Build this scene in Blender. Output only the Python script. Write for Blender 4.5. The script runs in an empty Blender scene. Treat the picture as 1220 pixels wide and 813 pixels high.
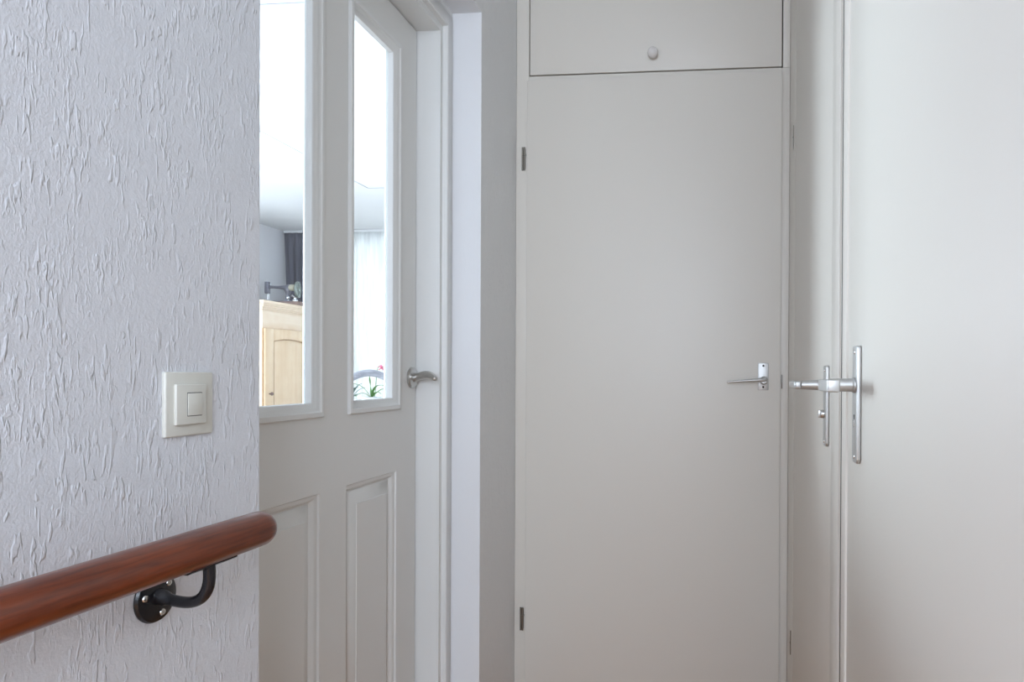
import bpy, bmesh, math, random
from mathutils import Vector, Matrix, noise
C = bpy.context.scene.collection
PI = math.pi

# ------------------------------------------------------------------ camera
F, CX, CY, H = 840.0, 778.0, 451.0, 1.065          # focal length and principal point in 1220x813 pixels
cam_d = bpy.data.cameras.new('camera'); cam = bpy.data.objects.new('camera', cam_d); C.objects.link(cam)
cam_d.sensor_width = 36; cam_d.sensor_fit = 'HORIZONTAL'; cam_d.lens = F * 36 / 1220
cam_d.shift_x = -(CX - 610) / 1220; cam_d.shift_y = (CY - 406.5) / 1220
cam_d.clip_start = 0.02
yaw = math.atan2(80, 840)
R3 = Matrix.Rotation(yaw, 4, 'Z') @ Matrix.Rotation(PI/2 - 0.0052, 4, 'X') @ Matrix.Rotation(0.0050, 4, 'Z')
cam.matrix_world = Matrix.Translation((0, 0, H)) @ R3
bpy.context.scene.camera = cam

# ------------------------------------------------------------------ exposure, world, large lights
vs = bpy.context.scene.view_settings
vs.view_transform = 'Standard'; vs.look = 'None'; vs.exposure = 0.0; vs.gamma = 1.0; vs.use_curve_mapping = False
W = bpy.data.worlds.new('world'); bpy.context.scene.world = W; W.use_nodes = True
W.node_tree.nodes['Background'].inputs[0].default_value = (0.80, 0.90, 1.0, 1)
W.node_tree.nodes['Background'].inputs[1].default_value = 1.0

def area(name, loc, aim, sx, sy, power, col):
    d = bpy.data.lights.new(name, 'AREA'); d.shape = 'RECTANGLE'; d.size = sx; d.size_y = sy
    d.energy = power; d.color = col
    o = bpy.data.objects.new(name, d); C.objects.link(o); o.location = loc
    o.rotation_euler = (Vector(aim) - Vector(loc)).to_track_quat('-Z', 'Y').to_euler()
    return o
area('hall_window_light', (0.35, -2.10, 1.75), (-0.1, 2.0, 1.55), 1.3, 1.3, 88, (0.74, 0.848, 1.0))
sl = area('living_side_window_and_fill_light', (-4.80, 3.25, 1.40), (-0.86, 2.3, 1.12), 3.4, 1.65, 310, (0.75, 0.865, 1.0)); sl.data.spread = math.radians(140)
area('living_side_window_and_fill_light', (-4.80, 5.30, 1.40), (-0.86, 4.9, 1.30), 0.9, 1.65, 38, (0.78, 0.88, 1.0))  # extra unseen fill lamp, added to brighten the far end of the living room
area('living_far_window_light', (-2.7, 7.72, 1.45), (-2.7, 3.0, 1.45), 3.2, 2.1, 240, (0.86, 0.94, 1.0))

# ------------------------------------------------------------------ materials
def mat(name, col, rough=0.5, metal=0.0, spec=0.5, bump=None, coat=0.0):
    m = bpy.data.materials.new(name); m.use_nodes = True
    nt = m.node_tree; b = nt.nodes['Principled BSDF']
    b.inputs['Base Color'].default_value = (*col, 1); b.inputs['Roughness'].default_value = rough
    b.inputs['Metallic'].default_value = metal; b.inputs['Specular IOR Level'].default_value = spec
    b.inputs['Coat Weight'].default_value = coat
    if bump:
        scale, dist = bump
        tc = nt.nodes.new('ShaderNodeTexCoord'); n = nt.nodes.new('ShaderNodeTexNoise')
        n.inputs['Scale'].default_value = scale; n.inputs['Detail'].default_value = 3
        bp = nt.nodes.new('ShaderNodeBump'); bp.inputs['Distance'].default_value = dist
        nt.links.new(tc.outputs['Object'], n.inputs['Vector']); nt.links.new(n.outputs['Fac'], bp.inputs['Height'])
        nt.links.new(bp.outputs['Normal'], b.inputs['Normal'])
    return m

def plaster_mat(name, col, dist=0.0010, dens=0.0):
    """rubbed plaster: vertical drips and ridges over a fine sandy grain"""
    m = bpy.data.materials.new(name); m.use_nodes = True
    nt = m.node_tree; L = nt.links.new; b = nt.nodes['Principled BSDF']
    b.inputs['Base Color'].default_value = (*col, 1); b.inputs['Roughness'].default_value = 0.62
    b.inputs['Specular IOR Level'].default_value = 0.3
    tc = nt.nodes.new('ShaderNodeTexCoord')
    def nz(sx, sz, det, off=0.0, dist_=0.0):
        mp = nt.nodes.new('ShaderNodeMapping'); mp.inputs['Scale'].default_value = (sx, sx, sz)
        mp.inputs['Location'].default_value = (off, off * .7, off * 1.3)
        n = nt.nodes.new('ShaderNodeTexNoise'); n.inputs['Scale'].default_value = 1; n.inputs['Detail'].default_value = det
        n.inputs['Distortion'].default_value = dist_
        L(tc.outputs['Object'], mp.inputs['Vector']); L(mp.outputs['Vector'], n.inputs['Vector']); return n.outputs['Fac']
    def ramp(src, a, c):
        r = nt.nodes.new('ShaderNodeMapRange'); r.interpolation_type = 'SMOOTHSTEP'
        r.inputs['From Min'].default_value = a; r.inputs['From Max'].default_value = c
        L(src, r.inputs['Value']); return r.outputs['Result']
    def op(o, a, c):
        n = nt.nodes.new('ShaderNodeMath'); n.operation = o
        for i, v in enumerate((a, c)):
            if isinstance(v, (int, float)): n.inputs[i].default_value = v
            else: L(v, n.inputs[i])
        return n.outputs[0]
    ridge = ramp(nz(155, 42, 1.5, 3, .2), 0.55, 0.64)
    patch = ramp(nz(30, 16, 2.0, 11), 0.43 - dens, 0.55 - dens)
    ridge2 = ramp(nz(230, 70, 2.0, 27, .3), 0.53, 0.66)
    patch2 = ramp(nz(24, 15, 1.0, 40), 0.42 - dens, 0.60 - dens)
    grain = nz(380, 330, 2.0, 5)
    lump = nz(100, 95, 1.0, 9)
    h = op('MULTIPLY', ridge, patch)
    h = op('ADD', h, op('MULTIPLY', op('MULTIPLY', ridge2, patch2), 0.5))
    h = op('ADD', h, op('MULTIPLY', grain, 0.50))
    h = op('ADD', h, op('MULTIPLY', lump, 0.5))
    bp = nt.nodes.new('ShaderNodeBump'); bp.inputs['Distance'].default_value = dist; bp.inputs['Strength'].default_value = 1.0
    L(h, bp.inputs['Height']); L(bp.outputs['Normal'], b.inputs['Normal'])
    return m

def wood_mat(name, c1, c2, rough, axis=1, scale=30, coat=0.0):
    m = bpy.data.materials.new(name); m.use_nodes = True
    nt = m.node_tree; L = nt.links.new; b = nt.nodes['Principled BSDF']
    tc = nt.nodes.new('ShaderNodeTexCoord'); mp = nt.nodes.new('ShaderNodeMapping')
    s = [scale]*3; s[axis] = scale*0.06
    mp.inputs['Scale'].default_value = s
    n = nt.nodes.new('ShaderNodeTexNoise'); n.inputs['Scale'].default_value = 1; n.inputs['Detail'].default_value = 6; n.inputs['Distortion'].default_value = .6
    n2 = nt.nodes.new('ShaderNodeTexNoise'); n2.inputs['Scale'].default_value = 14; n2.inputs['Detail'].default_value = 3
    mx = nt.nodes.new('ShaderNodeMath'); mx.operation = 'MULTIPLY_ADD'; mx.inputs[1].default_value = .45
    cr = nt.nodes.new('ShaderNodeValToRGB')
    cr.color_ramp.elements[0].position = .50; cr.color_ramp.elements[0].color = (*c1, 1)
    cr.color_ramp.elements[1].position = .90; cr.color_ramp.elements[1].color = (*c2, 1)
    L(tc.outputs['Object'], mp.inputs['Vector']); L(mp.outputs['Vector'], n.inputs['Vector'])
    L(tc.outputs['Object'], n2.inputs['Vector'])
    L(n2.outputs['Fac'], mx.inputs[0]); L(n.outputs['Fac'], mx.inputs[2]); L(mx.outputs[0], cr.inputs['Fac'])
    L(cr.outputs['Color'], b.inputs['Base Color'])
    b.inputs['Roughness'].default_value = rough; b.inputs['Coat Weight'].default_value = coat
    b.inputs['Coat Roughness'].default_value = .12
    return m

M = dict(
    plaster=plaster_mat('white_rubbed_plaster', (.785, .795, .84)),
    plaster_soft=plaster_mat('white_fine_plaster', (.82, .815, .81), 0.0012, .05),
    reveal=plaster_mat('smooth_white_plaster', (.82, .82, .835), 0.00012, .0),
    paint=mat('white_satin_door_paint', (.76, .75, .725), .36, bump=(60, .00012)),
    frame=mat('white_satin_frame_paint', (.78, .775, .755), .34, bump=(60, .0001)),
    closet=mat('off_white_closet_paint', (.79, .745, .675), .42, bump=(45, .00015)),
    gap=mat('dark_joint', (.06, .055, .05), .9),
    steel=mat('brushed_steel', (.56, .55, .53), .30, 1.0),
    alu=mat('satin_aluminium', (.56, .555, .54), .42, .8),
    hinge=mat('dark_bronze_hinge', (.30, .275, .24), .32, .95),
    zinc=mat('zinc_screw', (.72, .72, .70), .25, 1.0),
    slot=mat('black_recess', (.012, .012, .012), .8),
    black=mat('black_enamel', (.010, .010, .013), .24, bump=(300, .0002)),
    switch=mat('cream_plastic', (.66, .645, .585), .30),
    ceramic=mat('white_knob_enamel', (.78, .74, .71), .16),
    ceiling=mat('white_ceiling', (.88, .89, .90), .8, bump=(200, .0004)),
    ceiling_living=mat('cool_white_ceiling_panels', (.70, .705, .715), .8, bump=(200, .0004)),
    seam=mat('ceiling_joint', (.38, .38, .40), .8),
    livwall=mat('grey_wallpaper', (.68, .675, .70), .85, bump=(160, .0008)),
    bounce_floor=mat('pale_bounce_floor', (.52, .50, .48), .8),
    outlet=mat('grey_iron', (.22, .22, .26), .30, .5),
    brass=mat('cream_cast_enamel', (.55, .52, .40), .3),
    wheel=mat('dull_grey_green_iron', (.26, .30, .28), .4, .3),
    silver=mat('nickel_plate', (.75, .75, .76), .22, 1.0),
    chair=wood_mat('grey_washed_wood', (.15, .15, .17), (.34, .34, .37), .5, 0, 60),
    leaf=mat('green_leaf', (.07, .20, .03), .42),
    leaf2=mat('blue_green_leaf', (.05, .13, .12), .5),
    petal=mat('pink_petal', (.70, .16, .28), .5),
    pot=mat('pale_glazed_pot', (.62, .70, .76), .3),
    soil=mat('bark_soil', (.10, .07, .05), .9, bump=(150, .004)),
    rail=wood_mat('stained_mahogany', (.080, .013, .004), (.19, .036, .009), .30, 1, 240, .35),
    pine=wood_mat('honey_pine', (.76, .53, .32), (.84, .64, .44), .35, 2, 14, .2),
    pineh=wood_mat('honey_pine_cross', (.80, .60, .42), (.88, .72, .56), .35, 1, 14, .2),
    pinedark=wood_mat('amber_pine', (.36, .20, .09), (.50, .31, .16), .4, 2, 20),
    oak=wood_mat('oak_floor', (.44, .19, .065), (.62, .31, .115), .42, 1, 18),
    basewood=wood_mat('brown_base_wood', (.16, .10, .08), (.30, .20, .17), .4, 0, 40),
)
def glass_mat():
    m = bpy.data.materials.new('clear_glass'); m.use_nodes = True; nt = m.node_tree; nt.nodes.clear()
    o = nt.nodes.new('ShaderNodeOutputMaterial'); mx = nt.nodes.new('ShaderNodeMixShader')
    t = nt.nodes.new('ShaderNodeBsdfTransparent'); g = nt.nodes.new('ShaderNodeBsdfGlossy'); fr = nt.nodes.new('ShaderNodeFresnel')
    t.inputs[0].default_value = (.97, .985, .98, 1); g.inputs['Roughness'].default_value = 0.0; fr.inputs[0].default_value = 1.35
    ge = nt.nodes.new('ShaderNodeNewGeometry'); iv = nt.nodes.new('ShaderNodeMath'); iv.operation = 'SUBTRACT'; iv.inputs[0].default_value = 1
    mu = nt.nodes.new('ShaderNodeMath'); mu.operation = 'MULTIPLY'      # reflect on the outer faces only
    nt.links.new(ge.outputs['Backfacing'], iv.inputs[1]); nt.links.new(iv.outputs[0], mu.inputs[0]); nt.links.new(fr.outputs[0], mu.inputs[1])
    nt.links.new(mu.outputs[0], mx.inputs[0]); nt.links.new(t.outputs[0], mx.inputs[1]); nt.links.new(g.outputs[0], mx.inputs[2])
    nt.links.new(mx.outputs[0], o.inputs[0]); return m
M['glass'] = glass_mat()
def cloth_mat(name, col, transl, clear):
    m = bpy.data.materials.new(name); m.use_nodes = True; nt = m.node_tree; nt.nodes.clear(); L = nt.links.new
    o = nt.nodes.new('ShaderNodeOutputMaterial'); a = nt.nodes.new('ShaderNodeMixShader'); b = nt.nodes.new('ShaderNodeMixShader')
    d = nt.nodes.new('ShaderNodeBsdfDiffuse'); t = nt.nodes.new('ShaderNodeBsdfTranslucent'); c = nt.nodes.new('ShaderNodeBsdfTransparent')
    tc = nt.nodes.new('ShaderNodeTexCoord'); mp = nt.nodes.new('ShaderNodeMapping'); mp.inputs['Scale'].default_value = (40, 40, 3)
    n = nt.nodes.new('ShaderNodeTexNoise'); n.inputs['Scale'].default_value = 1
    cr = nt.nodes.new('ShaderNodeValToRGB'); cr.color_ramp.elements[0].position = .35; cr.color_ramp.elements[1].position = .65
    cr.color_ramp.elements[0].color = (*[x*.85 for x in col], 1); cr.color_ramp.elements[1].color = (*col, 1)
    L(tc.outputs['Object'], mp.inputs[0]); L(mp.outputs[0], n.inputs['Vector']); L(n.outputs['Fac'], cr.inputs[0])
    L(cr.outputs[0], d.inputs[0]); L(cr.outputs[0], t.inputs[0])
    a.inputs[0].default_value = transl; b.inputs[0].default_value = clear
    L(d.outputs[0], a.inputs[1]); L(t.outputs[0], a.inputs[2]); L(a.outputs[0], b.inputs[1]); L(c.outputs[0], b.inputs[2]); L(b.outputs[0], o.inputs[0])
    return m
M['sheer'] = cloth_mat('white_sheer_cloth', (.88, .90, .90), .15, .13)
M['drape'] = cloth_mat('charcoal_drape_cloth', (.25, .25, .30), .3, 0.0)

# ------------------------------------------------------------------ helpers
def tag(o, label=None, cat=None, group=None, kind=None):
    if label: o['label'] = label
    if cat: o['category'] = cat
    if group: o['group'] = group
    if kind: o['kind'] = kind
    return o
def empty(name, loc=(0, 0, 0), rz=0.0):
    o = bpy.data.objects.new(name, None); C.objects.link(o); o.location = loc; o.rotation_euler = (0, 0, rz)
    o.empty_display_size = .05; return o
class MB:
    """collects shapes and links them as one mesh object"""
    def __init__(s): s.b = bmesh.new()
    def box(s, x0, x1, y0, y1, z0, z1, bev=0.0, seg=2):
        t = bmesh.new(); bmesh.ops.create_cube(t, size=1)
        for v in t.verts: v.co = Vector(((x0+x1)/2 + v.co.x*(x1-x0), (y0+y1)/2 + v.co.y*(y1-y0), (z0+z1)/2 + v.co.z*(z1-z0)))
        if bev: bmesh.ops.bevel(t, geom=t.edges[:], offset=bev, segments=seg, profile=.5, affect='EDGES', clamp_overlap=True)
        s._add(t); return s
    def _add(s, t):
        me = bpy.data.meshes.new('tmp'); t.to_mesh(me); t.free(); s.b.from_mesh(me); bpy.data.meshes.remove(me)
    def tube(s, pts, radii, n=20, flat=None, cap=True):
        """swept round (or oval) section; flat=(k_side, k_up) scales the section"""
        pts = [Vector(p) for p in pts]; rings = []; t = bmesh.new(); up = Vector((0, 0, 1))
        if not isinstance(radii, (list, tuple)): radii = [radii]*len(pts)
        prev = None
        for i, p in enumerate(pts):
            d = (pts[min(i+1, len(pts)-1)] - pts[max(i-1, 0)]).normalized()
            if prev is None:
                a = d.cross(up)
                if a.length < 1e-3: a = d.cross(Vector((0, 1, 0)))
            else: a = prev - d*prev.dot(d)
            a.normalize(); prev = a; c = a.cross(d).normalized(); ks, ku = flat if flat else (1, 1)
            rings.append([t.verts.new(p + a*math.cos(2*PI*k/n)*radii[i]*ks + c*math.sin(2*PI*k/n)*radii[i]*ku) for k in range(n)])
        for i in range(len(rings)-1):
            for k in range(n):
                t.faces.new((rings[i][k], rings[i][(k+1) % n], rings[i+1][(k+1) % n], rings[i+1][k]))
        if cap: t.faces.new(rings[0][::-1]); t.faces.new(rings[-1])
        bmesh.ops.recalc_face_normals(t, faces=t.faces[:]); s._add(t); return s
    def lathe(s, prof, origin, axis, n=32):
        """prof: (radius, distance along axis)"""
        ax = Vector(axis).normalized(); a = ax.orthogonal().normalized(); c = ax.cross(a); o = Vector(origin); t = bmesh.new(); rings = []
        for r, h in prof:
            if r < 1e-6: rings.append([t.verts.new(o + ax*h)])
            else: rings.append([t.verts.new(o + ax*h + (a*math.cos(2*PI*k/n) + c*math.sin(2*PI*k/n))*r) for k in range(n)])
        for A, B in zip(rings, rings[1:]):
            for k in range(n):
                k2 = (k+1) % n
                if len(A) == 1 and len(B) == 1: continue
                if len(A) == 1: t.faces.new((A[0], B[k2], B[k]))
                elif len(B) == 1: t.faces.new((A[k], A[k2], B[0]))
                else: t.faces.new((A[k], A[k2], B[k2], B[k]))
        bmesh.ops.recalc_face_normals(t, faces=t.faces[:]); s._add(t); return s
    def prism(s, poly, axis, a0, a1, bev=0.0):
        """poly in the two other axes (x,y),(x,z) or (y,z) swept along axis"""
        t = bmesh.new()
        def P(u, v, w): return {'x': (w, u, v), 'y': (u, w, v), 'z': (u, v, w)}[axis]
        A = [t.verts.new(P(u, v, a0)) for u, v in poly]; B = [t.verts.new(P(u, v, a1)) for u, v in poly]
        t.faces.new(A); t.faces.new(B[::-1]); n = len(poly)
        for i in range(n): t.faces.new((A[i], A[(i+1) % n], B[(i+1) % n], B[i]))
        bmesh.ops.recalc_face_normals(t, faces=t.faces[:])
        if bev: bmesh.ops.bevel(t, geom=t.edges[:], offset=bev, segments=2, profile=.5, affect='EDGES', clamp_overlap=True)
        s._add(t); return s
    def frame_ring(s, X, y0, y1, z0, z1, prof, sgn=1):
        """mitred moulding round a rectangle in a plane of constant X; prof: (inset, height towards +X*sgn)"""
        t = bmesh.new(); rings = []
        for ins, h in prof:
            x = X + sgn*h
            rings.append([t.verts.new(c) for c in ((x, y0+ins, z0+ins), (x, y1-ins, z0+ins), (x, y1-ins, z1-ins), (x, y0+ins, z1-ins))])
        for A, B in zip(rings, rings[1:]):
            for k in range(4): t.faces.new((A[k], A[(k+1) % 4], B[(k+1) % 4], B[k]))
        bmesh.ops.recalc_face_normals(t, faces=t.faces[:]); s._add(t); return t
    def build(s, name, m, parent=None, smooth=True, angle=35):
        me = bpy.data.meshes.new(name); s.b.to_mesh(me); s.b.free(); me.materials.append(m)
        if smooth:
            for p in me.polygons: p.use_smooth = True
            me.set_sharp_from_angle(angle=math.radians(angle))
        o = bpy.data.objects.new(name, me); C.objects.link(o)
        if parent:
            o.parent = parent
            q = parent
            T = Matrix.Identity(4)
            while q: T = q.matrix_basis @ T; q = q.parent
            me.transform(T.inverted())          # shapes are written in world coordinates
        return o
def struct(name, mb, m, smooth=True): return tag(mb.build(name, m, None, smooth), kind='structure')

# ------------------------------------------------------------------ key planes (metres)
XW = -0.680      # hall side of the left wall
XL = -0.840      # hall side of the glazed door leaf
XR = 0.2187      # closet doors on the right
YB = 2.2955      # closet front at the end of the hall
YE = 0.989       # end of the near piece of wall
YD = 1.8828      # latch edge of glazed door
YV = 1.952       # reveal at the far side of the doorway
YN = 1.059       # hinge edge of glazed door
ZD = 2.0100      # top of the glazed door
ZL = 2.092       # underside of the lintel
XO = -0.900      # living-room side of the wall
CH = 2.60
LIV0 = -4.719

# ================================================================== the shell
struct('floor', MB().box(-4.72, 2.4, -2.6, 7.35, -.10, 0), M['oak'])
struct('ceiling', MB().box(XO, 2.4, -2.6, 2.9, CH, CH+.1), M['ceiling'])
struct('floor.001', MB().box(LIV0, XO, -1.2, 7.29, .0005, .008), M['bounce_floor'])  # unseen pale layer over the oak, added to bounce light onto the living ceiling
# near piece of the left wall with a hand-finished, slightly ragged corner
def ragged_wall(name, y_far, y_near, z0, z1, m):
    b = bmesh.new(); nz = 520; nyy = 6; cols = []
    for i in range(nz+1):
        z = z0 + (z1-z0)*i/nz
        j = noise.noise(Vector((3.1, 0, z*55)))*.0013 + noise.noise(Vector((9.1, 0, z*160)))*.0009
        prof = [(XW, y_near), (XW, y_far-.006), (XW-.0008, y_far-.0028+j*.5), (XW-.0034, y_far-.0008+j), (XW-.008, y_far+j*.6), (XO, y_far), (XO, y_near)]
        cols.append([b.verts.new((x, y, z)) for x, y in prof])
    n = len(cols[0])
    for A, B in zip(cols, cols[1:]):
        for k in range(n): b.faces.new((A[k], A[(k+1) % n], B[(k+1) % n], B[k]))
    b.faces.new(cols[0]); b.faces.new(cols[-1][::-1])
    bmesh.ops.recalc_face_normals(b, faces=b.faces[:])
    mb = MB(); mb.b.free(); mb.b = b
    return struct(name, mb, m)
ragged_wall('wall_left', YE, -2.5, 0, CH, M['plaster'])
# far piece: the camera sees its end (reveal) and its hall side (texture)
w = MB().box(XO, XW, YV, YB+.55, 0, ZL); w.box(XO, XW, YE+.0005, YB+.55, ZL, CH)
wf = struct('wall_left_far', w, M['plaster_soft'], False)
wf.name = 'wall_left.001'
wf.data.materials.append(M['reveal'])
for p in wf.data.polygons:
    if p.normal.y < -.9 or p.normal.z < -.9: p.material_index = 1
# right side: frame stile next to the corner, header and the wall behind the camera
struct('wall_right', MB().box(XR, XR+.04, 2.127, YB+.55, 0, CH).box(XR, XR+.04, -.60, 2.127, 2.36, CH).box(XR, XR+.04, -.60, .455, 0, 2.36)
       .box(XR, 2.4, -.64, -.60, 0, CH), M['closet'])
struct('wall_right.001', MB().box(2.36, 2.4, -2.6, -.64, 0, CH), M['plaster_soft'])
struct('wall_back', MB().box(XO, 2.4, -2.6, -2.5, 0, .9).box(XO, 2.4, -2.6, -2.5, 2.45, CH).box(XO, -.4, -2.6, -2.5, .9, 2.45).box(1.1, 2.4, -2.6, -2.5, .9, 2.45), M['plaster_soft'])
wn = tag(empty('window_1', (.35, -2.52, .9)), kind='structure')
MB().box(-.4, 1.1, -2.58, -2.52, .9, .95).box(-.4, 1.1, -2.58, -2.52, 2.40, 2.45).box(-.4, -.35, -2.58, -2.52, .95, 2.40).box(1.05, 1.1, -2.58, -2.52, .95, 2.40).build('window_frame', M['frame'], wn)
MB().box(-.35, 1.05, -2.553, -2.547, .95, 2.40).build('pane', M['glass'], wn)

# closet front: stiles, cross rail and head of the built-in frame
cf = MB()
cf.box(XW+.0005, -.6372, YB, YB+.035, 0, CH-.001, .0015)
cf.box(.1950, XR-.0005, YB, YB+.035, 2.0530, CH-.001, .0015)
cf.box(.1900, XR-.0005, YB, YB+.035, 0, 2.0530, .0015)
cf.box(-.6372, .1900, YB, YB+.035, 2.0250, 2.0530, .0015)
cf.box(-.6372, .1950, YB, YB+.035, 2.50, CH-.001, .0015)
struct('trim_1', cf, M['closet'])
struct('wall_far', MB().box(XO, XR+.04, YB+.55, YB+.60, 0, CH), M['closet'])

# glazed door frame, far jamb: rebate face, groove and bead, then near jamb and head
def jamb_profile(far=True):
    if far: return [(-.905, YD+.003), (-.7733, YD+.003), (-.7733, 1.9020), (-.7700, 1.9030), (-.7615, 1.9030), (-.7590, 1.9050), (-.7590, 1.9330), (-.7620, 1.9380), (-.7650, 1.9390), (-.7650, YV+.0005), (-.905, YV+.0005)]
    return [(-.905, YN-.003), (-.7733, YN-.003), (-.7733, YN-.022), (-.7615, YN-.023), (-.7590, YN-.025), (-.7590, YE-.0005), (-.905, YE-.0005)]
def mitred_casing(mb):
    prof = [(x, y-YD-.003) for x, y in jamb_profile(True)]; t = bmesh.new(); k = (ZL-ZD-.0035)/(YV-YD-.003)
    pos = [lambda x, d: (x, YN-.003-d, 0), lambda x, d: (x, YN-.003-d, ZD+.003+d*k), lambda x, d: (x, YD+.003+d, ZD+.003+d*k), lambda x, d: (x, YD+.003+d, 0)]
    rings = [[t.verts.new(f(x, d)) for x, d in prof] for f in pos]; n = len(prof)
    for A, B in zip(rings, rings[1:]):
        for i in range(n): t.faces.new((A[i], A[(i+1) % n], B[(i+1) % n], B[i]))
    t.faces.new(rings[0]); t.faces.new(rings[-1][::-1]); bmesh.ops.recalc_face_normals(t, faces=t.faces[:]); mb._add(t)
fr = MB(); mitred_casing(fr)
# rebate the leaf closes against
fr.box(-.905, -.8815, YD-.012, YD+.003, 0, ZD+.003).box(-.905, -.8815, YN-.003, YN+.012, 0, ZD+.003).box(-.905, -.8815, YN, YD, ZD-.012, ZD+.003)
struct('trim_2', fr, M['frame'])

# ================================================================== glazed door leaf
d1 = tag(empty('door_1', (XL, YN, 0)), 'white panelled interior door with two tall glass panes, beyond the handrail', 'door', kind='structure')
G = [(1.1530, 1.4180), (1.5240, 1.7800)]        # glazing openings with their mouldings
GZ0, GZ1 = 0.9715, 1.9240
P = [(1.1610, 1.4125), (1.5190, 1.7670)]        # lower panels
PZ0, PZ1 = 0.22, 0.8105
leaf = MB()
xb, xf = -.876, XL
def slab(y0, y1, z0, z1): leaf.box(xb, xf, y0, y1, z0, z1)
lz = [.008, PZ0, PZ1, GZ0, GZ1, ZD]
slab(YN, YD-.0015, lz[0], lz[1]); slab(YN, YD-.0015, lz[2], lz[3]); slab(YN, YD-.0015, lz[4], lz[5])
slab(YN, P[0][0], PZ0, PZ1); slab(P[0][1], P[1][0], PZ0, PZ1); slab(P[1][1], YD-.0015, PZ0, PZ1)
slab(YN, G[0][0], GZ0, GZ1); slab(G[0][1], G[1][0], GZ0, GZ1); slab(G[1][1], YD-.0015, GZ0, GZ1)
leaf = leaf.build('leaf', M['paint'], d1, False)
for y0, y1 in P:      # sunk ogee and raised field on both faces
    pm = MB()
    prof = [(0, 0), (.002, -.0045), (.008, -.0050), (.013, -.0085), (.017, -.0150), (.020, -.0155), (.022, -.0135), (.050, -.0035), (.051, -.0018), (.060, -.0018)]
    pm.frame_ring(XL, y0, y1, PZ0, PZ1, prof); ins = .060
    pm.box(xb+.012, XL-.0018, y0+ins, y1-ins, PZ0+ins, PZ1-ins)
    pm.frame_ring(xb, y0, y1, PZ0, PZ1, prof, -1)
    pm.box(xb+.001, xb+.012, y0+ins, y1-ins, PZ0+ins, PZ1-ins)
    pm.build('raised_panel', M['paint'], d1)
for y0, y1 in G:
    gm = MB()
    prof = [(0, 0), (0, .0055), (.0015, .0075), (.006, .0085), (.011, .0080), (.014, .0050), (.019, .0040), (.022, .0010), (.027, -.0010), (.030, -.0040), (.031, -.0164)]
    gm.frame_ring(XL, y0, y1, GZ0, GZ1, prof)
    gm.frame_ring(xb, y0, y1, GZ0, GZ1, [(0, 0), (.001, .0025), (.004, .0025), (.007, -.001), (.008, -.0135)], -1)
    gm.build('glazing_bead', M['frame'], d1)
    MB().box(-.862, -.858, y0+.0085, y1-.0085, GZ0+.0085, GZ1-.0085).build('glass_pane', M['glass'], d1)
hd = empty('handle', (XL, 1.853, 1.0535)); hd.parent = d1
hd.location = Vector((XL, 1.853, 1.0535)) - d1.location
bpy.context.view_layer.update()
rose = MB().lathe([(0, 0), (.0275, 0), (.0285, .0015), (.0285, .0065), (.0265, .0085), (.0150, .0090), (.0130, .0105), (.0125, .014), (0, .014)], (XL, 1.853, 1.0535), (1, 0, 0), 40)
def bez(p, n=18):
    p = [Vector(q) for q in p]; out = []
    for i in range(n+1):
        t = i/n; q = list(p)
        while len(q) > 1: q = [a.lerp(b, t) for a, b in zip(q, q[1:])]
        out.append(q[0])
    return out
rose.build('rose', M['steel'], d1)
lp = bez([(XL+.012, 1.853, 1.0525), (XL+.032, 1.853, 1.060), (XL+.050, 1.848, 1.0655), (XL+.066, 1.836, 1.060), (XL+.082, 1.822, 1.0505)])
rr = [.0105 + .0022*math.sin(min(1, i/9)*PI/2) - .0062*max(0, (i-8)/10)**1.4 for i in range(19)]
lp.append(lp[-1] + Vector((.002, -.001, -.0006))); rr.append(rr[-1]*.45)
MB().tube(lp, rr, 24, (1.0, .92)).build('lever', M['steel'], d1)
bpy.data.objects.remove(hd)
for z in (.28, 1.05, 1.78):
    MB().tube([(XL+.004, YN-.002, z-.04), (XL+.004, YN-.002, z+.04)], .006, 14).build('hinge', M['steel'], d1)

# ================================================================== flush closet door at the end of the hall
DY = YB-.010
d2 = tag(empty('door_2', (-.6415, YB, 0)), 'plain off-white flush closet door closing the end of the hall', 'door', kind='structure')
MB().box(-.6405, .1925, DY, YB-.0004, .012, 2.0365, .0022, 3).build('leaf', M['closet'], d2)
def butt_hinge(x, z):
    b = MB()
    b.tube([(x-.0033, YB-.0045, z-.038), (x-.0033, YB-.0045, z+.038)], .0029, 12)
    b.tube([(x+.0033, YB-.0058, z-.038), (x+.0033, YB-.0058, z+.038)], .0030, 12)
    b.box(x-.0060, x+.0060, YB-.0012, YB-.0006, z-.034, z+.034)
    b.box(x-.001, x+.009, YB-.0105, YB-.004, z+.010, z+.015, .0008)
    return b
for z in (1.779, .250): butt_hinge(-.6535, z).build('hinge', M['hinge'], d2)
hp_ = MB().box(.1205, .1545, DY-.0035, DY, 1.0170, 1.1040, .0014, 3)
plate = hp_.build('handle_plate', M['alu'], d2)
for z in (1.0950, 1.0270):
    MB().lathe([(0, 0), (.0031, 0), (.0034, .0006), (.0018, .0011), (0, .0007)], (.1375, DY-.0035, z), (0, -1, 0), 16).build('screw', M['slot'], plate)
lv = MB().lathe([(.0130, 0), (.0132, .010), (.0120, .0135), (.0090, .0160), (0, .0165)], (.1390, DY-.0035, 1.0480), (0, -1, 0), 28)
lv.build('spindle_collar', M['alu'], d2)
pts = [(.1390 - .1150*i/14, DY-.0165-.006*math.sin(i/14*PI/2), 1.0500-.0072*(i/14)**1.2) for i in range(15)]
MB().tube([(.150, DY-.0155, 1.0492)] + pts + [(.0215, DY-.0225, 1.0426)], [.0045] + [.0088 - .0048*(i/14)**.8 for i in range(15)] + [.0016], 18, (1.0, .80)).build('lever', M['alu'], d2)
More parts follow.
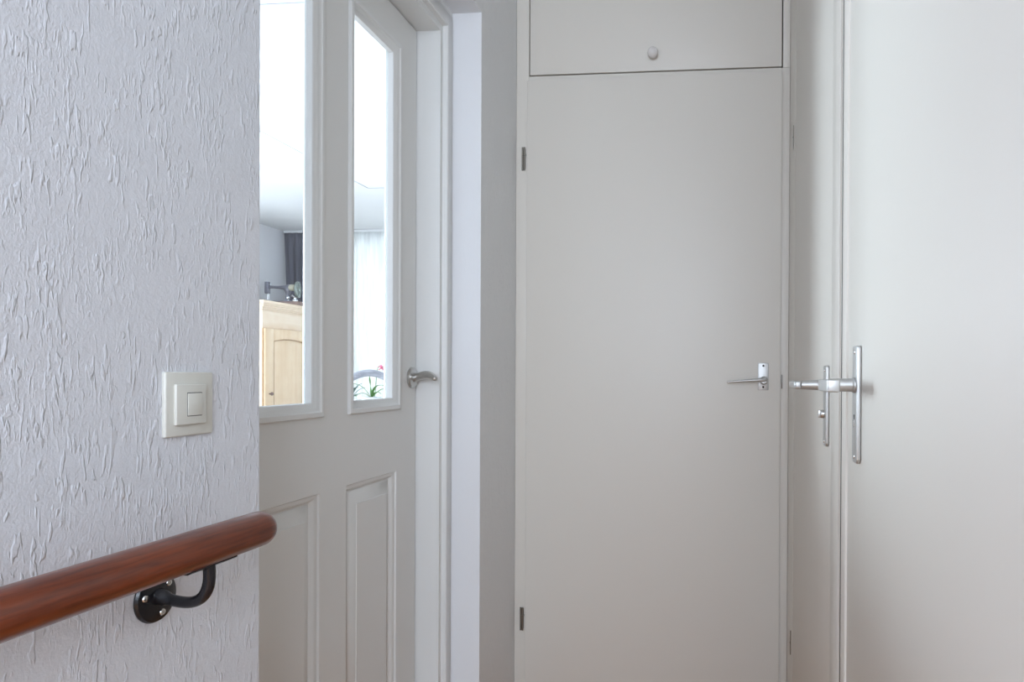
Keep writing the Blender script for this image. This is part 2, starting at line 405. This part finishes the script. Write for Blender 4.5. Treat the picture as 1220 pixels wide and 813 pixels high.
MB().box(.1952, .1990, YB-.0055, YB-.0003, 1.022, 1.067, .0012).box(.1960, .1985, YB-.0075, YB-.005, 1.030, 1.058, .001).build('catch', M['hinge'], d2)

# overhead cupboard above the closet door
cb = tag(empty('overhead_cupboard', (-.6342, YB, 2.0565)), 'white flat cupboard door with a round white knob above the closet door', 'cupboard')
cd = MB().box(-.6338, .1914, YB, YB+.020, 2.0575, 2.4970, .0014, 2).build('cupboard_door', M['closet'], cb)
MB().lathe([(.0065, 0), (.0060, .004), (.0070, .007), (.0130, .010), (.0165, .016), (.0172, .021), (.0160, .027), (.0120, .032), (.0060, .0345), (0, .0352)], (-.2225, YB, 2.1080), (0, -1, 0), 36).build('knob', M['ceramic'], cd)
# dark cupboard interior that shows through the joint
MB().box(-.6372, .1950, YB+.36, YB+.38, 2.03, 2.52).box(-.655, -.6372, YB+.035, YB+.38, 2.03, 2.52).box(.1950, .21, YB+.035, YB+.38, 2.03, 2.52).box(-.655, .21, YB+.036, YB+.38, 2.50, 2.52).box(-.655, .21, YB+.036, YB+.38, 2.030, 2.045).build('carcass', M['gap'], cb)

# ================================================================== pair of closet doors on the right
def astragal(mb, y0, y1):
    mb.prism([(XR+.002, y0), (XR-.0030, y0), (XR-.0048, y0+.0035), (XR-.0050, (y0+y1)/2), (XR-.0048, y1-.0035), (XR-.0030, y1), (XR+.002, y1)], 'z', .012, 2.352)
def edge_mould(mb, y0, y1):
    mb.prism([(XR+.002, y0), (XR-.0035, y0+.002), (XR-.0060, y0+.010), (XR-.0055, y0+.026), (XR-.0025, y0+.030), (XR-.0005, y0+.036), (XR-.0004, y1), (XR+.002, y1)], 'z', .012, 2.352)
d3 = tag(empty('door_3', (XR, 2.124, 0)), 'far leaf of the off-white double closet on the right, with thumb-turn plate', 'door', kind='structure')
MB().box(XR, XR+.038, 1.3080, 2.1240, .012, 2.352, .0015).build('leaf', M['closet'], d3)
t = MB(); astragal(t, 1.3125, 1.3920); t.build('edge_strip', M['closet'], d3)
MB().box(XR+.0004, XR+.012, 1.2965, 1.3118, .012, 2.352).build('gap_shade_strip', M['slot'], d3)  # black filler in the open gap between the leaves, painted in for its shade
d4 = tag(empty('door_4', (XR, .458, 0)), 'near leaf of the off-white double closet on the right, with long keyhole plate', 'door', kind='structure')
MB().box(XR, XR+.038,   .458, 1.2960, .012, 2.352, .0015).build('leaf', M['closet'], d4)
t = MB(); edge_mould(t, 1.2350, 1.2960); t.build('edge_strip', M['closet'], d4)
struct('wall_right.002', MB().box(XR+.60, XR+.62, .2, YB+.5, 0, CH).box(XR+.04, XR+.60, .2, .22, 0, CH).box(XR+.04, XR+.60, YB+.48, YB+.5, 0, CH).box(XR+.04,XR+.6,.22,YB+.48,2.45,2.47), M['gap'])
def long_plate(dr, yc, z0, z1, key):
    s = MB()
    # section across the plate, bevelled long edges; rounded lower corner
    s.prism([(yc-.0195, z0+.006), (yc-.0135, z0), (yc+.0135, z0), (yc+.0195, z0+.006), (yc+.0195, z1-.003), (yc+.0165, z1), (yc-.0165, z1), (yc-.0195, z1-.003)], 'x', XR-.0072, XR-.0002, .0020)
    pl = s.build('handle_plate', M['alu'], dr)
    for z in (z0+.010, z1-.010):
        MB().lathe([(.0034, 0), (.0032, .0012), (0, .0015)], (XR-.0072, yc, z), (-1, 0, 0), 16).build('screw', M['zinc'], pl)
    return pl
pl3 = long_plate(d3, 1.4610, .9215, 1.0850, False)
MB().lathe([(.0085, 0), (.0088, .004), (.0078, .007), (0, .0072)], (XR-.0072, 1.4640, .9865), (-1, 0, 0), 24).box(XR-.0195, XR-.0135, 1.4615, 1.4665, .9785, .9945, .0012).build('thumb_turn', M['steel'], pl3)
pl4 = long_plate(d4, 1.1400, .9270, 1.1120, True)
MB().lathe([(.0022, -.0002), (.0022, .0006), (0, .0006)], (XR-.0072, 1.1400, 1.0015), (-1, 0, 0), 14).box(XR-.0078, XR-.0070, 1.1386, 1.1414, .9960, 1.0020).build('keyhole', M['slot'], pl4)
MB().box(XR-.0084, XR-.0070, 1.1368, 1.1432, .9840, .9950, .0007).build('keyhole_cover', M['zinc'], pl4)
def neck(mb, yc, zc, x_end, r0, r1):
    L = XR-.0070-x_end
    mb.lathe([(r0*1.15, 0), (r0*1.15, .003), (r0, .0045), ((r0+r1)/2, L*.5), (r1, L)], (XR-.0070, yc, zc), (-1, 0, 0), 28)
nk = MB(); neck(nk, 1.4620, 1.0455, .165, .0112, .0088)
nk.box(.1500, .1665, 1.4545, 1.5700, 1.0372, 1.0538, .0050, 4); nk.build('lever', M['alu'], d3)
nk = MB(); neck(nk, 1.1400, 1.0500, .172, .0108, .0100)
nk.box(.1560, .1745, 1.0500, 1.1490, 1.0405, 1.0590, .0022, 3); nk.build('lever', M['alu'], d4)
for z in (1.7860, .2520):
    MB().tube([(XR-.0006, 2.1700, z-.036), (XR-.0006, 2.1700, z+.036)], .0024, 10).lathe([(.003, 0), (.0034, .004), (0, .004)], (XR-.0008, 2.17, z-.002), (0, 0, 1), 10).build('hinge', M['hinge'], d3)

# ================================================================== light switch
sy0, sy1, sz0, sz1 = .8015, .8830, .9840, 1.0655
ls = tag(empty('light_switch', (XW, (sy0+sy1)/2, sz0)), 'square cream light switch on the textured wall above the handrail', 'light switch')
MB().box(XW-.001, XW+.0050, sy0, sy1, sz0, sz1, .0022, 3).build('cover_frame', M['switch'], ls)
x0, x1 = XW+.0048, XW+.0092
insert = MB().box(x0, x1, .8140, .8660, .9985, 1.0500, .0014, 3).build('insert', M['switch'], ls)
b0, b1, c0, c1 = .8325, .8570, 1.0100, 1.0385
MB().box(x1-.0010, x1+.0001, b0-.0006, b1+.0003, c0-.0009, c1+.0009).build('recess', M['slot'], insert)
MB().prism([(x1-.0008, c0), (x1+.0007, c0), (x1+.0012, (c0+c1)/2), (x1+.0003, c1), (x1-.0008, c1)], 'y', b0, b1, .0003).build('rocker', M['switch'], ls)

# ================================================================== handrail
RX, RZ = XW+.075, .8590
hr = tag(empty('handrail', (XW, .79, .80)), 'round dark reddish-brown wooden handrail on a black bracket, on the textured wall', 'handrail')
pr = [(0, .8920), (.010, .8915), (.017, .8885), (.0208, .8835), (.0228, .8770), (.0230, .868)]
b = MB().lathe([(0, -.35)] + [(.0230, -.35)] + [(r, y) for r, y in reversed(pr)], (RX, 0, RZ), (0, 1, 0), 64)
b.build('rail', M['rail'], hr)
bk = MB()
BY, BZ = .7900, .7930
bk.lathe([(0, -.001), (.0300, -.001), (.0305, .002), (.0290, .0050), (.0230, .0068), (.0120, .0075), (0, .0076)], (XW, BY, BZ), (1, 0, 0), 48)
arm = bez([(XW+.004, BY, BZ+.002), (XW+.030, BY, BZ-.005), (XW+.062, BY-.002, BZ-.013), (XW+.079, BY-.005, BZ+.004), (RX+.001, BY-.006, RZ-.0240)], 20)
bk.tube(arm, [.0100, .0095, .0088] + [.0068]*(len(arm)-3), 20, (1.0, 1.0))
# saddle strip under the rail
bk.prism([(RX-.011, RZ-.0218), (RX-.006, RZ-.0245), (RX+.006, RZ-.0245), (RX+.011, RZ-.0218), (RX+.010, RZ-.0200), (RX, RZ-.0226), (RX-.010, RZ-.0200)], 'y', BY-.046, BY+.030)
bo = bk.build('bracket', M['black'], hr)
for ang in (168, 42, 285):
    a = math.radians(ang); y = BY - .0200*math.cos(a)*-1; z = BZ + .0200*math.sin(a)
    y = BY + .0205*math.cos(a)
    sc = MB().lathe([(.0042, 0), (.0044, .0010), (.0036, .0024), (.0016, .0027), (.0014, .0016), (0, .0016)], (XW+.0055, y, z), (1, 0, 0), 18)
    sc.build('screw', M['zinc'], bo)

# ================================================================== living room behind the glass
LX, LY = -4.720, 7.2950
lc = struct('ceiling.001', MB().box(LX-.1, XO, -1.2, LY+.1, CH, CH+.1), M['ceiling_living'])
sm = MB().box(-2.919, -2.911, 2.78, 5.60, CH-.002, CH+.01).box(-2.911, XO-.01, 5.596, 5.604, CH-.002, CH+.01).box(LX+.01, XO-.01, 2.772, 2.780, CH-.002, CH+.01)
struct('trim_3', sm, M['seam'])
struct('wall_living_left', MB().box(LX-.1, LX, 5.8, LY+.1, 0, CH).box(LX-.1, LX, -1.2, 5.8, 0, .45).box(LX-.1, LX, -1.2, 5.8, 2.40, CH).box(LX-.1, LX, -1.2, .8, .45, 2.40), M['livwall'])
struct('wall_living_near', MB().box(LX-.1, XO, -1.3, -1.2, 0, CH), M['livwall'])
struct('wall_living_right', MB().box(XO, XO+.1, YB+.601, LY+.1, 0, CH), M['livwall'])
struct('wall_living_far', MB().box(LX-.1, -4.25, LY, LY+.1, 0, CH).box(-4.25, XO+.1, LY, LY+.1, 0, .35).box(-4.25, XO+.1, LY, LY+.1, 2.50, CH).box(-1.1, XO+.1, LY, LY+.1, .35, 2.50), M['livwall'])
def window(n, loc, x0, x1, z0, z1, y, horizontal=True):
    w = tag(empty(n, loc), kind='structure'); f = MB()
    def bx(a, b, c, d):
        if horizontal: f.box(a, b, y+.02, y+.08, c, d)
        else: f.box(y-.08, y-.02, a, b, c, d)
    bx(x0, x1, z0, z0+.06); bx(x0, x1, z1-.06, z1); bx(x0, x0+.06, z0+.06, z1-.06); bx(x1-.06, x1, z0+.06, z1-.06); m_ = (x0+x1)/2; bx(m_-.03, m_+.03, z0+.06, z1-.06)
    f.build('window_frame', M['frame'], w)
window('window_2', (-2.7, LY+.02, .35), -4.25, -1.1, .35, 2.50, LY)
window('window_3', (LX-.02, 3.3, .45), .8, 5.8, .45, 2.40, LX, False)
struct('trim_4', MB().box(-4.70, XO-.02, LY-.095, LY-.060, CH-.022, CH-.0005, .002), M['ceiling'])

def curtain(name, xa, xb, y, z0, z1, amp, wl, m, seed=0, pinch=None, thick=False):
    b = bmesh.new(); nx = int((xb-xa)/wl*14); nz = 40; rnd = random.Random(seed); grid = []
    ph = [rnd.uniform(-.8, .8) for _ in range(int((xb-xa)/wl)+3)]
    for j in range(nz+1):
        v = j/nz; z = z1 + (z0-z1)*v; row = []
        for i in range(nx+1):
            u = i/nx; k = u*(xb-xa)/wl; q = ph[int(k)]*(1-(k % 1)) + ph[int(k)+1]*(k % 1)
            a = amp*(.55 + .45*math.sin(k*1.7+seed)) * (.55 + .45*v)
            yy = y + a*math.sin(2*PI*k + q*v*2.0) + .4*a*math.sin(4.7*PI*k + 1.3 + q)*(1-v*.5)
            if v < .055: yy = y + .5*a*math.copysign(abs(math.sin(2*PI*k))**.35, math.sin(2*PI*k))
            xx = xa + (xb-xa)*u + .012*math.sin(k*3.1+v*3+seed)*v
            if pinch: xx += pinch(v)*(1-u)
            row.append(b.verts.new((xx, yy, z)))
        grid.append(row)
    for A, B in zip(grid, grid[1:]):
        for i in range(nx): b.faces.new((A[i], A[i+1], B[i+1], B[i]))
    bmesh.ops.recalc_face_normals(b, faces=b.faces[:])
    mb = MB(); mb.b.free(); mb.b = b; o = mb.build(name, m, None, True, 180)
    s = o.modifiers.new('thickness', 'SOLIDIFY'); s.thickness = .0015
    return o
tag(curtain('curtain', -4.36, -1.05, LY-.075, .04, CH-.022, .040, .135, M['sheer'], 2), 'long white pleated sheer curtain seen through the right glass pane', 'curtain')
tag(curtain('curtain', -4.705, -4.375, LY-.065, .04, CH-.022, .032, .078, M['drape'], 5, lambda v: .03*math.sin(min(1, v*2.4)*PI/2)), 'dark grey curtain in the corner behind the sewing machine', 'curtain')

# ---- pine wardrobe
AX0, AX1, AY0, AY1 = LX+.02, -4.205, 6.130, 6.960
ar = tag(empty('wardrobe', ((AX0+AX1)/2, (AY0+AY1)/2, 0)), 'light pine wardrobe with moulded cornice seen through the left glass pane', 'wardrobe')
ca = MB().box(AX0, AX1, AY0, AY0+.022, .10, 1.482).box(AX0, AX1, AY1-.022, AY1, .10, 1.482).box(AX0, AX0+.012, AY0+.022, AY1-.022, .10, 1.482).box(AX0+.012, AX1-.004, AY0+.022, AY1-.022, .10, .125)
ca.box(AX0+.012, AX1, AY0+.022, AY1-.022, 1.475, 1.482)
ca.build('carcass', M['pine'], ar)
MB().box(AX0, AX1+.012, AY0-.010, AY1+.010, .02, .10, .004).build('plinth', M['pineh'], ar)
MB().box(AX0, AX1+.003, AY0, AY1, 1.482, 1.640, .002).build('frieze', M['pineh'], ar)
co = MB()
for k, (o_, za, zb) in enumerate([(.006, 1.640, 1.655), (.014, 1.655, 1.672), (.026, 1.672, 1.690), (.036, 1.690, 1.705), (.042, 1.705, 1.735)]):
    co.box(AX0, AX1+o_, AY0-o_, AY1+o_, za, zb, .003)
co.build('cornice', M['pineh'], ar)
# door: stiles, arched top rail, sunk panel
y0, y1, z0, z1 = AY0+.014, AY1-.012, .108, 1.4795; px0, px1 = 6.268, 6.780; xa, xb_ = AX1, AX1+.022
dm = MB().box(xa, xb_, y0, px0, z0, z1, .002).box(xa, xb_, px1, y1, z0, z1, .002).box(xa, xb_, px0-.001, px1+.001, z0, .25, .002)
arch = [(px0-.001, z1), (px1+.001, z1)] + [(px1 + (px0-px1)*i/16, 1.362 + .030*math.sin(PI*i/16)**.7) for i in range(17)]
dm.prism(arch, 'x', xa, xb_, .0006)
wd = dm.build('wardrobe_door', M['pine'], ar)
MB().box(xa+.001, xa+.005, px0-.002, px1+.002, .24, 1.40).build('door_panel', M['pine'], wd)
pb_ = MB(); pb_.prism([(px0+.012, .258), (px1-.012, .258), (px1-.012, .262), (px0+.012, .262)], 'x', xa+.004, xa+.012)
for q in (px0-.001, px1-.009): pb_.box(xa+.004, xa+.0215, q, q+.010, .25, 1.378)
pb_.tube([(xa+.017, p_[0], p_[1]-.004) for p_ in arch[2:]], .006, 8)
pb_.build('panel_bead', M['pinedark'], wd)
MB().lathe([(.007, 0), (.006, .012), (.012, .016), (.017, .024), (.014, .034), (0, .038)], (xb_, 6.205, .868), (1, 0, 0), 20).build('knob', M['basewood'], wd)

# ---- antique sewing machine on the wardrobe
MZ = 1.7355; MY = 6.72
sw = tag(empty('sewing_machine', (-4.38, MY, MZ)), 'old dark metal sewing machine with a round handwheel on top of the pine wardrobe', 'sewing machine')
MB().box(-4.600, -4.175, MY-.085, MY+.085, MZ, MZ+.042, .003).build('wooden_base', M['basewood'], sw)
zb = MZ+.042
MB().box(-4.585, -4.245, MY-.062, MY+.062, zb, zb+.008, .002).build('bed', M['outlet'], sw)
zt = zb+.145
hb = bez([(-4.345, MY, zb+.006), (-4.340, MY, zb+.05), (-4.330, MY, zb+.100), (-4.340, MY, zt-.012)], 8)
MB().tube(hb, [.028, .021, .018, .017, .017, .020, .025, .030, .032], 18, (1.0, 1.1)).tube([(-4.270, MY, zt), (-4.285, MY, zt+.001), (-4.31, MY, zt), (-4.36, MY, zt+.001), (-4.42, MY, zt+.004), (-4.49, MY, zt+.007), (-4.535, MY, zt+.008)], [.018, .026, .030, .024, .016, .013, .015], 20).build('arm', M['outlet'], sw)
MB().lathe([(0, -.004), (.024, 0), (.030, .012), (.033, .030), (.031, .048), (.026, .060)], (-4.262, MY, zt), (-1, 0, 0), 26).build('shoulder_cover', M['brass'], sw)
MB().box(-4.572, -4.534, MY-.022, MY+.022, zt-.060, zt+.062, .006, 3).build('head', M['outlet'], sw)
MB().tube([(-4.556, MY, zt-.058), (-4.556, MY, zt-.120)], .0045, 10).tube([(-4.542, MY, zt-.058), (-4.542, MY, zt-.112)], .005, 10).box(-4.564, -4.534, MY-.012, MY+.010, zt-.124, zt-.118).build('needle_bar', M['silver'], sw)
MB().tube([(-4.518, MY, zt+.016), (-4.518, MY, zt+.050)], .004, 8).build('tension_post', M['silver'], sw)
hwx = -4.232; hz = zt-.022; wheel = MB()
wa = Vector((1, .30, 0)).normalized(); wt = Vector((-.30, 1, 0)).normalized(); wc = Vector((hwx, MY, hz))
wheel.lathe([(.068, -.011), (.080, -.012), (.085, 0), (.080, .012), (.068, .011), (.064, 0), (.068, -.011)], wc, wa, 40)
for k in range(6):
    a = 2*PI*k/6; wheel.tube([wc, wc + wt*.070*math.cos(a) + Vector((0, 0, .070*math.sin(a)))], .0085, 8)
wheel.lathe([(.0, -.030), (.018, -.030), (.018, .014), (0, .016)], wc, wa, 20)
wheel.build('handwheel', M['wheel'], sw)
MB().lathe([(.0, 0), (.024, .0), (.026, .014), (.013, .022), (.013, .034), (.019, .042), (0, .048)], (-4.222, MY-.060, zb), (0, 0, 1), 20).tube([(-4.222, MY-.060, zb+.04), (-4.255, MY-.055, zb+.062), (-4.270, MY-.045, zb+.050)], .008, 10).build('crank', M['silver'], sw)
MB().lathe([(0, 0), (.016, .002), (.018, .012), (.011, .024), (0, .026)], (-4.300, MY-.045, zb+.036), (0, -1, 0), 16).tube([(-4.300, MY-.05, zb+.006), (-4.300, MY-.05, zb+.036)], .006, 8).build('bobbin_winder', M['silver'], sw)

# ---- carved chair in front of the table
chx, chy = -1.965, 4.05
ch = tag(empty('carved_chair', (chx, chy, 0)), 'grey carved wooden chair with a curving crest rail, seen through the right glass pane', 'chair')
path = []
for i in range(33):
    u = i/32; s = abs(2*u-1)                 # crest: turned-down ends, two humps, a dip in the middle
    x = chx - .270 + .54*u
    zc = 1.026 + .044*math.sin(min(1.0, (1-s)/.98)*PI)**1 - .006*(1-s)
    path.append((x, chy + .030*(1-(2*u-1)**2), zc))
MB().tube(path, [.014] + [.022]*2 + [.021]*27 + [.022]*2 + [.014], 16, (.75, 1.0)).tube([(p[0], p[1]-.012, p[2]+.004) for p in path[1:-1]], .0048, 8).build('crest_rail', M['chair'], ch)
for sx in (-1, 1):
    MB().tube([(chx+sx*.22, chy-.02, 0), (chx+sx*.235, chy+.0, .45), (chx+sx*.250, chy+.004, 1.025)], [.018, .022, .015], 12).build('back_post', M['chair'], ch)
    MB().tube([(chx+sx*.20, chy+.42, 0), (chx+sx*.215, chy+.43, .22), (chx+sx*.20, chy+.42, .42)], [.014, .020, .026], 12).build('leg', M['chair'], ch)
MB().prism([(chx-.05, .46), (chx+.05, .46), (chx+.035, .60), (chx+.065, .72), (chx+.05, .84), (chx-.05, .84), (chx-.065, .72), (chx-.035, .60)], 'y', chy+.010, chy+.024, .003).build('splat', M['chair'], ch)
MB().tube([(chx-.235, chy+.01, .845), (chx, chy+.02, .850), (chx+.235, chy+.01, .845)], .012, 10).build('cross_rail', M['chair'], ch)
MB().box(chx-.255, chx+.255, chy-.02, chy+.45, .41, .455, .012, 3).build('seat', M['chair'], ch)

# ---- table with two potted plants
tb = tag(empty('dining_table', (-2.45, 5.1, 0)), 'pale dining table carrying the potted plants, behind the carved chair', 'table')
MB().box(-3.05, -1.75, 4.62, 5.58, .72, .755, .004).build('table_top', M['pineh'], tb)
for x in (-2.98, -1.82):
    for y in (4.69, 5.51): MB().tube([(x, y, 0), (x, y, .72)], [.022, .034], 12).build('leg', M['pineh'], tb)
def leaf_shape(mb, base, mid, tip, w, fold=.25):
    pts = bez([base, mid, tip], 10); t = bmesh.new(); rows = []
    for i, p in enumerate(pts):
        d = (pts[min(i+1, 10)] - pts[max(i-1, 0)]).normalized(); s = d.cross(Vector((0, 0, 1)))
        if s.length < .05: s = Vector((1, 0, 0))
        s.normalize(); up = s.cross(d).normalized(); ww = w*max(.06, math.sin(PI*(.06+.93*i/10))**.7)
        rows.append([t.verts.new(p - s*ww + up*ww*fold), t.verts.new(p - up*.0012), t.verts.new(p + s*ww + up*ww*fold), t.verts.new(p + up*.0028)])
    for A, B in zip(rows, rows[1:]):
        for k in range(4): t.faces.new((A[k], A[(k+1) % 4], B[(k+1) % 4], B[k]))
    t.faces.new(rows[0]); t.faces.new(rows[-1][::-1])
    bmesh.ops.recalc_face_normals(t, faces=t.faces[:]); mb._add(t)
def pot(root, x, y, z, r, h):
    p = MB().lathe([(0, 0), (r*.72, 0), (r*.78, .004), (r, h), (r*1.04, h), (r*1.04, h-.004), (r*.90, h-.012), (0, h-.014)], (x, y, z), (0, 0, 1), 30).build('pot', M['pot'], root)
px, py = -2.570, 5.00; pzb = .755
pa = tag(empty('potted_orchid', (px, py, pzb)), 'potted orchid with strappy green leaves and a pink bloom, behind the carved chair', 'plant')
pot(pa, px, py, pzb, .070, .135)
MB().lathe([(0, .006), (.04, .004), (.060, -.004), (.060, -.006), (0, -.006)], (px, py, pzb+.130), (0, 0, 1), 20).build('bark', M['soil'], pa)
zc = pzb+.128
for mid, tip, wd_ in [((.00, -.02, .08), (-.012, -.01, .165), .011), ((.03, -.03, .12), (.115, -.03, .088), .013), ((-.05, -.04, .13), (-.165, -.05, .098), .010),
                      ((.05, -.05, .07), (.100, -.05, .030), .010), ((-.04, -.05, .07), (-.090, -.06, .010), .011), ((.05, .06, .10), (.09, .12, .05), .012)]:
    lf = MB(); leaf_shape(lf, (px, py, zc-.01), Vector((px, py, zc)) + Vector(mid), Vector((px, py, zc)) + Vector(tip), wd_); lf.build('leaf', M['leaf'], pa)
stp = bez([(px+.012, py+.02, zc-.01), (px+.028, py+.03, zc+.14), (px+.020, py+.02, zc+.26), (px+.075, py+.0, zc+.232)], 14)
MB().tube(stp, .0022, 8).build('stem', M['leaf'], pa)
fc = Vector((px+.080, py-.008, zc+.222)); fl = MB()
for k in range(5):
    a = 2*PI*k/5 + .3; leaf_shape(fl, fc, fc + Vector((.015*math.cos(a), -.010, .013*math.sin(a))), fc + Vector((.033*math.cos(a), -.004, .022*math.sin(a))), .013)
fl.lathe([(0, 0), (.006, .003), (.005, .010), (0, .013)], fc, (0, -1, 0), 12)
fl.build('flower', M['petal'], pa)
qx, qy = -2.800, 5.10
pb = tag(empty('potted_succulent', (qx, qy, .755)), 'potted plant with blue-green leaves left of the orchid, behind the right glass pane', 'plant')
pot(pb, qx, qy, .755, .060, .110); rnd = random.Random(4)
MB().lathe([(0, .004), (.03, .003), (.052, -.004), (.052, -.006), (0, -.006)], (qx, qy, .862), (0, 0, 1), 20).build('soil', M['soil'], pb)
for k in range(15):
    a = 2*PI*k/15*2.4; r = rnd.uniform(.045, .125); zt_ = rnd.uniform(.02, .16)
    lf = MB(); leaf_shape(lf, (qx+.01*math.cos(a), qy+.01*math.sin(a), .858), (qx + .5*r*math.cos(a), qy + .5*r*math.sin(a), .868+zt_*.9), (qx + r*math.cos(a), qy + r*math.sin(a), .862+zt_), rnd.uniform(.009, .015))
    lf.build('leaf', M['leaf2'], pb)
